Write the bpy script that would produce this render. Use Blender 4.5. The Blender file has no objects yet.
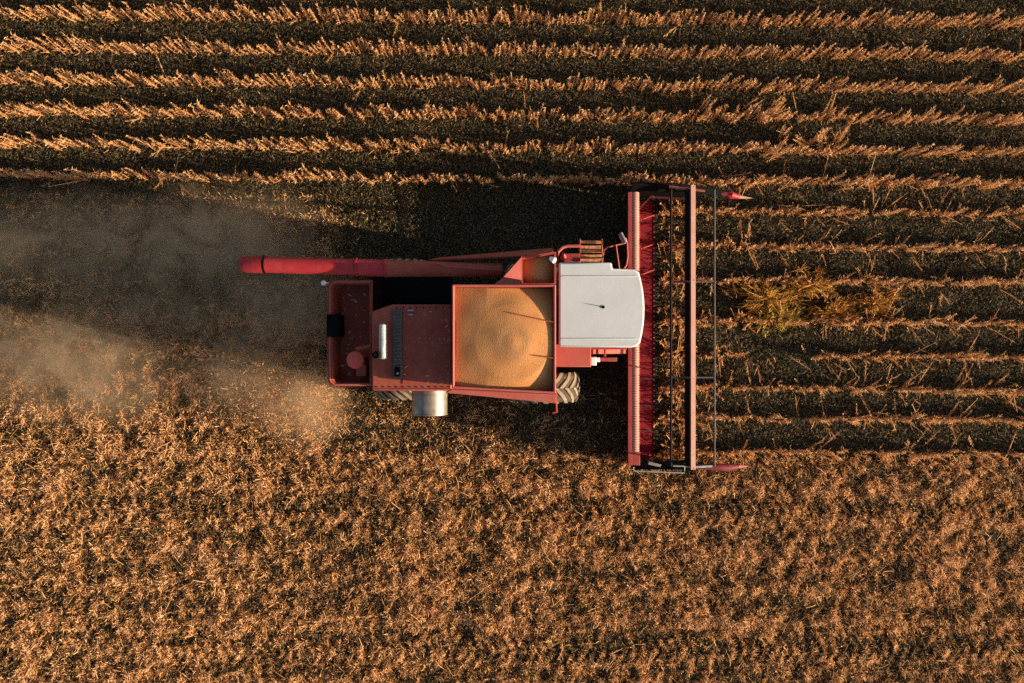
import bpy, bmesh, math, random
import numpy as np
from mathutils import Vector, Matrix

random.seed(7)
rng = np.random.default_rng(11)
R = math.radians
scene = bpy.context.scene
COL = scene.collection
H = 17.0          # drone height above the ground, metres
S = 45.5          # picture pixels per metre on the ground
SUN_EL, SUN_AZ = 14.5, -11.5   # degrees; azimuth measured from +X (picture right), negative = towards picture bottom


def W(px, py, z=0.0):
    k = (H - z) / H / S
    return Vector(((px - 512) * k, (341.5 - py) * k, z))


# ------------------------------------------------------------------ materials
class N:
    """small wrapper for node materials"""
    def __init__(self, name):
        self.m = bpy.data.materials.new(name)
        self.m.use_nodes = True
        self.t = self.m.node_tree
        self.b = self.t.nodes['Principled BSDF']
        self.out = self.t.nodes['Material Output']

    def n(self, typ, **kw):
        x = self.t.nodes.new(typ)
        for k, v in kw.items():
            setattr(x, k, v)
        return x

    def l(self, a, b):
        self.t.links.new(a, b)

    def noise(self, scale, detail=4, rough=0.6, coord=None):
        x = self.n('ShaderNodeTexNoise')
        x.inputs['Scale'].default_value = scale
        x.inputs['Detail'].default_value = detail
        x.inputs['Roughness'].default_value = rough
        self.l(coord or self.coord(), x.inputs['Vector'])
        return x

    def coord(self):
        if not hasattr(self, '_c'):
            self._c = self.n('ShaderNodeTexCoord')
        return self._c.outputs['Object']

    def ramp(self, src, stops):
        x = self.n('ShaderNodeValToRGB')
        e = x.color_ramp.elements
        while len(e) < len(stops):
            e.new(0.5)
        for el, (p, c) in zip(e, stops):
            el.position = p
            el.color = (*c, 1) if len(c) == 3 else c
        self.l(src, x.inputs['Fac'])
        return x

    def mix(self, fac, a, b):
        x = self.n('ShaderNodeMix', data_type='RGBA')
        for sock, v in ((x.inputs['Factor'], fac), (x.inputs[6], a), (x.inputs[7], b)):
            if hasattr(v, 'links'):
                self.l(v, sock)
            else:
                sock.default_value = (*v, 1) if isinstance(v, tuple) else v
        return x.outputs[2]

    def bump(self, src, strength, dist=0.02):
        x = self.n('ShaderNodeBump')
        x.inputs['Strength'].default_value = strength
        x.inputs['Distance'].default_value = dist
        self.l(src, x.inputs['Height'])
        self.l(x.outputs['Normal'], self.b.inputs['Normal'])


def paint(name, base, worn, dust=0.35, rough=0.55, dustcol=(0.20, 0.14, 0.09), spec=0.2):
    """faded farm-machine paint: worn patches, dust film, fine scratches"""
    k = N(name)
    n1 = k.noise(2.2, 6, 0.65)
    r1 = k.ramp(n1.outputs['Fac'], [(0.35, (0, 0, 0)), (0.7, (1, 1, 1))])
    c = k.mix(r1.outputs['Color'], base, worn)
    n2 = k.noise(9.0, 8, 0.7)
    r2 = k.ramp(n2.outputs['Fac'], [(0.45, (0, 0, 0)), (0.75, (dust,) * 3)])
    c = k.mix(r2.outputs['Color'], c, dustcol)
    n3 = k.noise(60.0, 2, 0.5)
    r3 = k.ramp(n3.outputs['Fac'], [(0.60, (0, 0, 0)), (0.72, (dust * 0.8,) * 3)])
    c = k.mix(r3.outputs['Color'], c, dustcol)
    k.l(c, k.b.inputs['Base Color'])
    rr = k.ramp(n2.outputs['Fac'], [(0.3, (rough - 0.08,) * 3), (0.8, (min(1, rough + 0.3),) * 3)])
    k.l(rr.outputs['Color'], k.b.inputs['Roughness'])
    k.b.inputs['Specular IOR Level'].default_value = spec
    k.bump(n2.outputs['Fac'], 0.12, 0.01)
    return k.m


def plain(name, col, rough=0.6, metal=0.0, var=0.35, scale=14.0, spec=0.3):
    k = N(name)
    n1 = k.noise(scale, 5, 0.6)
    d = tuple(x * (1 - var) for x in col)
    u = tuple(min(1, x * (1 + var)) for x in col)
    r = k.ramp(n1.outputs['Fac'], [(0.3, d), (0.7, u)])
    k.l(r.outputs['Color'], k.b.inputs['Base Color'])
    k.b.inputs['Roughness'].default_value = rough
    k.b.inputs['Metallic'].default_value = metal
    k.b.inputs['Specular IOR Level'].default_value = spec
    return k.m


M = {}
M['bowl_red'] = paint('bright_red_plastic', (0.52, 0.075, 0.052), (0.56, 0.10, 0.07), 0.10, 0.5)
M['red'] = paint('faded_red_paint', (0.31, 0.036, 0.030), (0.36, 0.060, 0.046), 0.35, 0.5)
M['dullred'] = paint('dull_red_paint', (0.28, 0.046, 0.026), (0.34, 0.075, 0.042), 0.38, 0.55)
M['crimson'] = paint('crimson_paint', (0.36, 0.020, 0.026), (0.40, 0.036, 0.036), 0.16, 0.4)
M['table_red'] = paint('header_table_paint', (0.17, 0.007, 0.013), (0.21, 0.013, 0.018), 0.14, 0.6, spec=0.1)
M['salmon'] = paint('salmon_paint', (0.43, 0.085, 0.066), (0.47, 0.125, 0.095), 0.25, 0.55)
M['rail_pink'] = paint('sunlit_rail_paint', (0.50, 0.22, 0.16), (0.56, 0.30, 0.23), 0.2, 0.55)  # red of the rail lightened: its sunlit pink is put into the colour
M['bat_pink'] = paint('worn_reel_bat', (0.33, 0.15, 0.11), (0.39, 0.215, 0.165), 0.3, 0.55)
M['divider'] = paint('dark_red_divider', (0.13, 0.012, 0.016), (0.16, 0.02, 0.022), 0.2, 0.55)
M['white'] = paint('white_roof_paint', (0.51, 0.505, 0.48), (0.57, 0.565, 0.54), 0.32, 0.5, (0.40, 0.36, 0.29))
M['black'] = plain('black_paint', (0.004, 0.004, 0.004), 0.75, spec=0.08)
M['dark'] = plain('dark_steel', (0.012, 0.011, 0.010), 0.7, 0.0, spec=0.12)
M['greyband'] = plain('dusty_grey_rubber', (0.085, 0.082, 0.07), 0.8)
M['steel'] = plain('bare_steel', (0.22, 0.20, 0.165), 0.5, 0.6, 0.35, 6.0)
M['zinc'] = plain('worn_galvanised_steel', (0.30, 0.29, 0.27), 0.55, 0.2)
M['silver'] = plain('aged_silver_paint', (0.40, 0.38, 0.33), 0.5, 0.1, 0.3)
M['lamp'] = plain('lamp_lens', (0.8, 0.78, 0.72), 0.25, 0.0, 0.05)
M['rubber'] = plain('tyre_rubber', (0.060, 0.046, 0.032), 0.85)
M['lug'] = plain('dusty_tyre_lug', (0.24, 0.175, 0.11), 0.9, 0, 0.4, 8.0)
M['glass'] = plain('dark_tinted_glass', (0.012, 0.014, 0.014), 0.08, 0, 0.1)
M['wood'] = plain('rusty_orange_tread', (0.50, 0.20, 0.085), 0.75, 0, 0.5, 20.0)


def grain_material():
    k = N('golden_grain')
    v = k.n('ShaderNodeTexVoronoi')
    v.inputs['Scale'].default_value = 62
    k.l(k.coord(), v.inputs['Vector'])
    n1 = k.noise(5, 5, 0.6)
    c1 = k.ramp(n1.outputs['Fac'], [(0.3, (0.46, 0.168, 0.036)), (0.7, (0.58, 0.228, 0.052))])
    sp = k.n('ShaderNodeSeparateColor')
    k.l(v.outputs['Color'], sp.inputs['Color'])
    c2 = k.ramp(sp.outputs[0], [(0.03, (0.26, 0.14, 0.05)), (0.2, (0.50, 0.20, 0.055)), (1.0, (0.56, 0.25, 0.078))])
    c = k.mix(0.5, c1.outputs['Color'], c2.outputs['Color'])
    # ring of dark husks that collects round the filling spout
    geo = k.n('ShaderNodeNewGeometry')
    sub = k.n('ShaderNodeVectorMath', operation='SUBTRACT')
    k.l(geo.outputs['Position'], sub.inputs[0])
    sub.inputs[1].default_value = W(513, 342, 3.55)
    ln = k.n('ShaderNodeVectorMath', operation='LENGTH')
    k.l(sub.outputs[0], ln.inputs[0])
    wob = k.noise(7, 3, 0.6)
    ad = k.n('ShaderNodeMath', operation='MULTIPLY_ADD')
    k.l(wob.outputs['Fac'], ad.inputs[0]); ad.inputs[1].default_value = 0.16; k.l(ln.outputs['Value'], ad.inputs[2])
    ring = k.ramp(ad.outputs[0], [(0.15, (0, 0, 0)), (0.24, (1, 1, 1)), (0.31, (0.9, 0.9, 0.9)), (0.46, (0, 0, 0))])
    hs = k.noise(85, 2, 0.5)
    hr = k.ramp(hs.outputs['Fac'], [(0.42, (0, 0, 0)), (0.62, (0.75, 0.75, 0.75))])
    mu = k.n('ShaderNodeMath', operation='MULTIPLY')
    k.l(ring.outputs['Color'], mu.inputs[0]); k.l(hr.outputs['Color'], mu.inputs[1])
    c = k.mix(mu.outputs[0], c, (0.17, 0.12, 0.055))
    k.l(c, k.b.inputs['Base Color'])
    k.b.inputs['Roughness'].default_value = 0.7
    k.bump(v.outputs['Distance'], 0.35, -0.010)
    return k.m


def tint_material(name, stops, rough=0.75):
    """dry plant matter: every piece carries its own random hue value"""
    k = N(name)
    a = k.n('ShaderNodeAttribute', attribute_name='tint')
    r = k.ramp(a.outputs['Fac'], stops)
    k.l(r.outputs['Color'], k.b.inputs['Base Color'])
    k.b.inputs['Roughness'].default_value = rough
    k.b.inputs['Specular IOR Level'].default_value = 0.2
    tr = k.n('ShaderNodeBsdfTranslucent')          # thin dry husks let some light through
    k.l(r.outputs['Color'], tr.inputs['Color'])
    mx = k.n('ShaderNodeMixShader')
    mx.inputs[0].default_value = 0.28
    k.l(k.b.outputs[0], mx.inputs[1]); k.l(tr.outputs[0], mx.inputs[2])
    k.l(mx.outputs[0], k.out.inputs['Surface'])
    return k.m


M['grain'] = grain_material()
M['crop'] = tint_material('dry_crop_stem', [(0.0, (0.22, 0.115, 0.042)), (0.3, (0.50, 0.235, 0.082)), (0.7, (0.68, 0.355, 0.14)),
                                            (0.93, (0.70, 0.45, 0.23)), (1.0, (0.70, 0.50, 0.31))])
M['straw'] = tint_material('straw_residue', [(0.0, (0.046, 0.040, 0.021)), (0.28, (0.155, 0.118, 0.056)), (0.5, (0.44, 0.205, 0.064)),
                                             (0.8, (0.76, 0.39, 0.145)), (1.0, (0.84, 0.53, 0.27))])
M['weed'] = tint_material('weed_foliage', [(0.0, (0.24, 0.09, 0.02)), (0.4, (0.56, 0.22, 0.04)), (0.75, (0.58, 0.32, 0.07)), (1.0, (0.32, 0.29, 0.04))])


def soil_material():
    k = N('field_soil')
    n1 = k.noise(1.3, 8, 0.65)
    n2 = k.noise(28.0, 6, 0.7)
    c1 = k.ramp(n1.outputs['Fac'], [(0.3, (0.018, 0.015, 0.009)), (0.7, (0.036, 0.029, 0.017))])
    c2 = k.ramp(n2.outputs['Fac'], [(0.35, (0.010, 0.009, 0.006)), (0.55, (0.034, 0.028, 0.016)), (0.75, (0.10, 0.070, 0.036))])
    c = k.mix(0.6, c1.outputs['Color'], c2.outputs['Color'])
    k.l(c, k.b.inputs['Base Color'])
    k.b.inputs['Roughness'].default_value = 0.95
    k.b.inputs['Specular IOR Level'].default_value = 0.1
    k.bump(n2.outputs['Fac'], 0.7, 0.03)
    return k.m


M['soil'] = soil_material()


# ------------------------------------------------------------------ object helpers
ORIGIN = {}


def tag(o, label=None, cat=None, group=None, kind=None):
    if label: o['label'] = label
    if cat: o['category'] = cat
    if group: o['group'] = group
    if kind: o['kind'] = kind
    return o


def empty(name, loc):
    o = bpy.data.objects.new(name, None)
    o.empty_display_size = 0.3
    o.location = loc
    COL.objects.link(o)
    ORIGIN[o] = Vector(loc)
    return o


def build(name, bm, mats, parent=None, bevel=0.0, smooth=35):
    """link a bmesh (world coordinates) as one object whose origin sits at its middle"""
    bmesh.ops.recalc_face_normals(bm, faces=bm.faces[:])
    me = bpy.data.meshes.new(name)
    lo = Vector([min(v.co[i] for v in bm.verts) for i in range(3)])
    hi = Vector([max(v.co[i] for v in bm.verts) for i in range(3)])
    c = (lo + hi) / 2
    if parent is None:
        c.z = lo.z
    bmesh.ops.translate(bm, verts=bm.verts[:], vec=-c)
    bm.to_mesh(me)
    bm.free()
    for m in (mats if isinstance(mats, (list, tuple)) else [mats]):
        me.materials.append(m)
    if smooth:
        me.polygons.foreach_set('use_smooth', [True] * len(me.polygons))
        me.set_sharp_from_angle(angle=R(smooth))
    o = bpy.data.objects.new(name, me)
    COL.objects.link(o)
    ORIGIN[o] = c
    if parent is not None:
        o.parent = parent
        o.location = c - ORIGIN[parent]
    else:
        o.location = c
    if bevel:
        md = o.modifiers.new('edges', 'BEVEL')
        md.width = bevel
        md.segments = 2
        md.limit_method = 'ANGLE'
        md.angle_limit = R(40)
    return o


def BM():
    return bmesh.new()


def box(bm, x0, x1, y0, y1, z0, z1, mi=0):
    vs = [bm.verts.new((x, y, z)) for z in (z0, z1) for y in (y0, y1) for x in (x0, x1)]
    for f in ((0, 1, 3, 2), (4, 6, 7, 5), (0, 4, 5, 1), (2, 3, 7, 6), (0, 2, 6, 4), (1, 5, 7, 3)):
        bm.faces.new([vs[i] for i in f]).material_index = mi


def pbox(bm, px0, px1, py0, py1, z0, z1, mi=0):
    """box whose TOP face covers these pixels at height z1"""
    a, b = W(px0, py1, z1), W(px1, py0, z1)
    box(bm, a.x, b.x, a.y, b.y, z0, z1, mi)


def prism(bm, pts, z0, z1, mi=0):
    """pixel polygon (top at z1) extruded down to z0"""
    top = [bm.verts.new(W(x, y, z1)) for x, y in pts]
    bot = [bm.verts.new((v.co.x, v.co.y, z0)) for v in top]
    n = len(pts)
    bm.faces.new(top).material_index = mi
    bm.faces.new(bot[::-1]).material_index = mi
    for i in range(n):
        j = (i + 1) % n
        bm.faces.new((top[i], bot[i], bot[j], top[j])).material_index = mi


def plate(bm, quad, thick, mi=0):
    """thick plate between four 3-D corners"""
    q = [Vector(p) for p in quad]
    n = (q[1] - q[0]).cross(q[2] - q[0]).normalized() * thick
    a = [bm.verts.new(p) for p in q]
    b = [bm.verts.new(p - n) for p in q]
    k = len(q)
    bm.faces.new(a).material_index = mi
    bm.faces.new(b[::-1]).material_index = mi
    for i in range(k):
        j = (i + 1) % k
        bm.faces.new((a[i], b[i], b[j], a[j])).material_index = mi


def tube(bm, pts, r, seg=10, caps=True, mi=0):
    pts = [Vector(p) for p in pts]
    rs = r if isinstance(r, (list, tuple)) else [r] * len(pts)
    rings = []
    for i, p in enumerate(pts):
        d = (pts[min(i + 1, len(pts) - 1)] - pts[max(i - 1, 0)]).normalized()
        up = Vector((0, 0, 1)) if abs(d.z) < 0.9 else Vector((1, 0, 0))
        u = d.cross(up).normalized()
        v = d.cross(u).normalized()
        rings.append([bm.verts.new(p + (u * math.cos(t) + v * math.sin(t)) * rs[i]) for t in [2 * math.pi * k / seg for k in range(seg)]])
    for a, b in zip(rings, rings[1:]):
        for k in range(seg):
            bm.faces.new((a[k], a[(k + 1) % seg], b[(k + 1) % seg], b[k])).material_index = mi
    if caps:
        bm.faces.new(rings[0][::-1]).material_index = mi
        bm.faces.new(rings[-1]).material_index = mi


# ------------------------------------------------------------------ numpy meshes (crop and residue)
def vnoise(x, y, scale, seed):
    """smooth value noise, range 0..1"""
    g = np.random.default_rng(seed).random((256, 256))
    u, v = x / scale + 1000.0, y / scale + 1000.0
    i, j = np.floor(u).astype(int), np.floor(v).astype(int)
    fu, fv = u - i, v - j
    fu, fv = fu * fu * (3 - 2 * fu), fv * fv * (3 - 2 * fv)
    i0, i1, j0, j1 = i % 256, (i + 1) % 256, j % 256, (j + 1) % 256
    return (g[i0, j0] * (1 - fu) + g[i1, j0] * fu) * (1 - fv) + (g[i0, j1] * (1 - fu) + g[i1, j1] * fu) * fv


ROW_SLOPE = -0.0090
ROW_Y0, ROW_DY = (341.5 - 22) / S, 33.2 / S      # first row's base line at picture centre, spacing
KNIFE_X = (655 - 512) / S * 0.99


ROW_BASE = [-76.0, -43.0, -10.0, 23, 55.5, 88, 118.5, 150.5, 181.5, 211, 246, 279, 320, 353, 386, 415.5, 449]   # rows are not drilled evenly


def row_y(i, x):
    b = np.array(ROW_BASE)[np.asarray(i) + 3]
    r = (341.5 - b) / S + ROW_SLOPE * x
    return float(r) if np.ndim(r) == 0 else r


CUT_TOP = ROW_Y0 - 5.30 * ROW_DY
CUT_BOT = ROW_Y0 - 13.0 * ROW_DY


def field_masks(x, y):
    """uncut, fresh (cut but not yet under the chopper), mat (residue mat)"""
    yy = y - ROW_SLOPE * x
    uncut = (yy > CUT_TOP) | ((x > KNIFE_X) & (yy > CUT_BOT))
    mat = np.where(yy < CUT_BOT, 1.0, np.clip((-3.1 - x) / 1.2, 0, 1) * (yy < CUT_TOP + 0.1))
    strip = 0.42 * np.clip((-0.75 - yy) / 0.5, 0, 1) * np.clip((2.7 - x) / 1.5, 0, 1)
    mat = mat * np.where(yy > CUT_BOT, 1 - 0.62 * np.clip((yy - 0.1) / 1.0, 0, 1), 1)
    mat = np.where(uncut, 0, np.maximum(mat, strip))
    return uncut, mat


def hm(x, y):
    """ground relief, metres"""
    uncut, mat = field_masks(x, y)
    z = 0.05 * (vnoise(x, y, 0.55, 1) - 0.5) + 0.03 * (vnoise(x, y, 0.22, 2) - 0.5)
    big = vnoise(x, y, 0.20, 3) * vnoise(x, y, 0.6, 4)
    z = z + mat * (0.09 * big + 0.05 * vnoise(x, y, 0.13, 5))
    # chevron wheel track pressed into the stubble near the lower edge
    for yc in (-6.75, -3.75):
        d = y - yc - 0.004 * x
        tr = (np.abs(d) < 0.27) & (mat > 0.5)
        lug = ((x + np.abs(d) * 0.6) / 0.22) % 1.0
        z = np.where(tr, z * 0.45 + np.where(lug < 0.5, 0.05, 0.0), z)
    edge = np.clip((16.0 - np.abs(x)) / 2, 0, 1) * np.clip((11.0 - np.abs(y)) / 2, 0, 1)
    return z * edge


def np_mesh(name, verts, faces, tint, mat):
    """verts (n,3), faces (m,4) ints, tint (n)"""
    me = bpy.data.meshes.new(name)
    n, m = len(verts), len(faces)
    me.vertices.add(n)
    me.vertices.foreach_set('co', verts.astype(np.float32).ravel())
    me.loops.add(m * 4)
    me.loops.foreach_set('vertex_index', faces.astype(np.int32).ravel())
    me.polygons.add(m)
    me.polygons.foreach_set('loop_start', np.arange(0, m * 4, 4, dtype=np.int32))
    me.update(calc_edges=True)
    a = me.attributes.new('tint', 'FLOAT', 'POINT')
    a.data.foreach_set('value', tint.astype(np.float32))
    me.materials.append(mat)
    return me


def ribbons(base, az, pitch, length, width, roll, bend, tint):
    """n bent two-segment strips; returns verts, faces, tint"""
    n = len(base)
    d = np.stack([np.cos(az) * np.cos(pitch), np.sin(az) * np.cos(pitch), np.sin(pitch)], 1)
    s = np.stack([-np.sin(az), np.cos(az), np.zeros(n)], 1)
    u = np.cross(d, s)
    w = s * np.cos(roll)[:, None] + u * np.sin(roll)[:, None]
    b = -s * np.sin(roll)[:, None] + u * np.cos(roll)[:, None]
    L, Wd = length[:, None], width[:, None] / 2
    p0 = base
    p1 = base + d * L * 0.5 + b * (bend[:, None] * L)
    p2 = base + d * L
    v = np.stack([p0 - w * Wd, p0 + w * Wd, p1 - w * Wd * 1.1, p1 + w * Wd * 1.1, p2 - w * Wd * 0.6, p2 + w * Wd * 0.6], 1).reshape(-1, 3)
    o = (np.arange(n) * 6)[:, None]
    f = np.concatenate([o + np.array([[0, 1, 3, 2]]), o + np.array([[2, 3, 5, 4]])], 0)
    return v, f, np.repeat(tint, 6)


def join(parts):
    vs, fs, ts, k = [], [], [], 0
    for v, f, t in parts:
        vs.append(v); fs.append(f + k); ts.append(t); k += len(v)
    return np.concatenate(vs), np.concatenate(fs), np.concatenate(ts)


def plant_arrays(seed, stems=4, spread=0.115, height=0.64, pods=30):
    """dry leafless plant: a few stems crowded with pods"""
    g = np.random.default_rng(seed)
    parts = []
    for s in range(stems):
        bx = (s + 0.5) / stems * 2 * spread - spread + g.normal(0, 0.012)
        b0 = np.array([bx, g.normal(0, 0.026), -0.02])
        h = height * g.uniform(0.70, 1.15)
        az, ti = g.uniform(0, 2 * np.pi), abs(g.normal(0, 0.07))
        top = b0 + np.array([math.cos(az) * math.sin(ti), math.sin(az) * math.sin(ti), math.cos(ti)]) * h
        d = (top - b0)
        # stem: two crossed strips
        for rl in (0.3, 1.87):
            parts.append(ribbons(b0[None], np.array([math.atan2(d[1], d[0])]), np.array([math.asin(d[2] / np.linalg.norm(d))]),
                                 np.array([np.linalg.norm(d)]), np.array([0.013]), np.array([rl]), np.array([0.02 * g.normal()]),
                                 np.array([g.uniform(0.3, 0.9)])))
        n = pods
        t = g.uniform(0.04, 1.0, n) ** 0.85
        base = b0 + d * t[:, None] + g.normal(0, 0.006, (n, 3))
        parts.append(ribbons(base, g.uniform(0, 2 * np.pi, n), g.uniform(0.2, 1.35, n), g.uniform(0.035, 0.065, n),
                             g.uniform(0.010, 0.016, n), g.uniform(0, np.pi, n), g.normal(0, 0.12, n),
                             np.clip(g.normal(0.62, 0.2, n) + 0.10 * (t > 0.9), 0, 1)))
        # side twigs
        n = 3
        t = g.uniform(0.15, 0.6, n)
        parts.append(ribbons(b0 + d * t[:, None], g.uniform(0, 2 * np.pi, n), g.uniform(0.6, 1.2, n), g.uniform(0.10, 0.22, n),
                             np.full(n, 0.009), g.uniform(0, np.pi, n), g.normal(0, 0.1, n), g.uniform(0.3, 0.9, n)))
    return join(parts)


# ------------------------------------------------------------------ ground
def make_ground():
    nx, ny = 480, 320
    xs, ys = np.linspace(-16.5, 16.5, nx), np.linspace(-11.5, 11.5, ny)
    X, Y = np.meshgrid(xs, ys)
    Z = hm(X, Y)
    v = np.stack([X, Y, Z], -1).reshape(-1, 3)
    i = (np.arange(ny - 1)[:, None] * nx + np.arange(nx - 1)[None]).ravel()
    f = np.stack([i, i + 1, i + nx + 1, i + nx], 1)
    k = len(v)
    B = 400.0
    far = np.array([[-B, -B, 0], [B, -B, 0], [B, B, 0], [-B, B, 0]], float)
    c = [0, nx - 1, ny * nx - 1, (ny - 1) * nx]
    # the outer skirt joins the fine grid's corners; its inner edge is flat at height 0
    ring = np.array([[k, k + 1, c[1], c[0]], [k + 1, k + 2, c[2], c[1]], [k + 2, k + 3, c[3], c[2]], [k + 3, k, c[0], c[3]]])
    me = np_mesh('ground', np.concatenate([v, far]), np.concatenate([f, ring]), np.zeros(k + 4), M['soil'])
    me.polygons.foreach_set('use_smooth', [True] * len(me.polygons))
    o = bpy.data.objects.new('ground', me)
    COL.objects.link(o)
    tag(o, 'dark brown field soil under the crop rows and residue', 'ground', kind='structure')


make_ground()


# ------------------------------------------------------------------ residue: straw mat, litter between the rows, stubble
def make_residue():
    parts = []
    # 1. mat of chopped straw, clumped
    n = 1500000
    x, y = rng.uniform(-13, 13, n), rng.uniform(-9, 4.2, n)
    uncut, mat = field_masks(x, y)
    cl = vnoise(x, y, 0.15, 21) * 0.36 + vnoise(x, y, 0.06, 22) * 0.40 + vnoise(x, y, 0.7, 23) * 0.16
    cl = cl + 0.16 * vnoise(x * 0.16, y, 0.16, 24) + 0.055 * np.cos(2 * np.pi * (y - ROW_SLOPE * x - ROW_Y0) / ROW_DY) - 0.01
    keep = (rng.random(n) < mat * np.clip((cl - 0.37) * 3.6, 0.20, 1.0))
    d = np.abs(y + 6.75 - 0.004 * x)             # wheel track: straw pressed away between the lugs
    lug = ((x + d * 0.6) / 0.22) % 1.0
    keep &= ~((d < 0.25) & (x > -1.5) & (x < 8.5) & (lug > 0.5) & (rng.random(n) < 0.72))
    x, y, cl = x[keep], y[keep], cl[keep]
    n = len(x)
    lift = np.clip((cl - 0.42) * 0.26, 0, 0.10)
    z = hm(x, y) + rng.random(n) * (lift + 0.015)
    tint = np.clip(rng.normal(0.60, 0.18, n) + (cl - 0.45) * 1.1, 0, 1)
    parts.append(ribbons(np.stack([x, y, z], 1), rng.uniform(0, 2 * np.pi, n), rng.normal(0.60, 0.38, n), rng.gamma(3, 0.014, n) + 0.018,
                         rng.uniform(0.005, 0.014, n), rng.uniform(0, np.pi, n), rng.normal(0, 0.12, n), tint))
    # long stems lying on the mat
    n = 7000
    x, y = rng.uniform(-14, 14, n), rng.uniform(-10, 4.2, n)
    uncut, mat = field_masks(x, y)
    keep = rng.random(n) < mat
    x, y = x[keep], y[keep]; n = len(x)
    parts.append(ribbons(np.stack([x, y, hm(x, y) + rng.uniform(0.02, 0.12, n)], 1), rng.uniform(0, 2 * np.pi, n), rng.normal(0.1, 0.2, n),
                         rng.uniform(0.12, 0.32, n), rng.uniform(0.006, 0.011, n), rng.uniform(0, np.pi, n), rng.normal(0, 0.10, n), rng.uniform(0.5, 1, n)))
    # 2. dull leaf litter everywhere else
    n = 760000
    x, y = rng.uniform(-13, 13, n), rng.uniform(-9, 9, n)
    uncut, mat = field_masks(x, y)
    keep = (mat < 0.75) | (rng.random(n) < 0.45)
    keep_ = keep
    x, y = x[keep], y[keep]; n = len(x)
    parts.append(ribbons(np.stack([x, y, hm(x, y) + rng.random(n) * 0.06], 1), rng.uniform(0, 2 * np.pi, n), rng.normal(0.14, 0.32, n),
                         rng.uniform(0.02, 0.08, n), rng.uniform(0.006, 0.018, n), rng.normal(0, 0.8, n), rng.normal(0, 0.15, n),
                         np.clip(rng.gamma(3.0, 0.09, n), 0, 1) * np.where(mat[keep_] > 0.75, 1.0, 0.72)))
    # straw thrown out by the chopper, still settling in the dust
    n = 9000
    cx = np.where(rng.random(n) < 0.6, 303, 262); cy = np.where(cx > 280, 402, 384)
    px, py = rng.normal(cx, 24, n), rng.normal(cy, 19, n)
    keep = (px < 352) & (py > 352)
    px, py = px[keep], py[keep]; n = len(px)
    z = np.clip(rng.gamma(1.3, 0.17, n), 0.02, 1.2)
    parts.append(ribbons(np.stack([(px - 512) / S, (341.5 - py) / S, z], 1), rng.uniform(0, 2 * np.pi, n), rng.normal(0.4, 0.5, n), rng.gamma(3, 0.014, n) + 0.018,
                         rng.uniform(0.005, 0.014, n), rng.uniform(0, np.pi, n), rng.normal(0, 0.12, n), np.clip(rng.normal(0.75, 0.15, n), 0, 1)))
    # 3. cut stubble in the rows already taken
    n = 5200
    i = rng.integers(6, 14, n)
    x = rng.uniform(-14, KNIFE_X - 0.3, n)
    y = row_y(i, x) + rng.normal(0, 0.03, n)
    parts.append(ribbons(np.stack([x, y, hm(x, y)], 1), rng.uniform(0, 2 * np.pi, n), rng.normal(1.35, 0.15, n), rng.uniform(0.05, 0.11, n),
                         np.full(n, 0.012), rng.uniform(0, np.pi, n), np.zeros(n), rng.uniform(0.35, 0.75, n)))
    v, f, t = join(parts)
    o = bpy.data.objects.new('straw_residue', np_mesh('straw_residue', v, f, t, M['straw']))
    COL.objects.link(o)
    tag(o, 'orange brown straw and leaf litter strewn over the harvested ground', 'straw', kind='stuff')


make_residue()


# ------------------------------------------------------------------ crop
def inst(arr, x, y, rz, sc, tilt=(0, 0)):
    v, f, t = arr
    c, s = math.cos(rz), math.sin(rz)
    p = v * sc
    q = np.stack([p[:, 0] * c - p[:, 1] * s + p[:, 2] * tilt[0] + x, p[:, 0] * s + p[:, 1] * c + p[:, 2] * tilt[1] + y, p[:, 2]], 1)
    return q, f, np.clip(t + random.uniform(-0.10, 0.10), 0, 1)


PROTO = [plant_arrays(100 + k) for k in range(10)]
PROTO_LOW = [plant_arrays(150 + k, 4, 0.13, 0.46, 22) for k in range(10)]
PROTO_MESH = [np_mesh('soybean_plant', *a, M['crop']) for a in PROTO]


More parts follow.
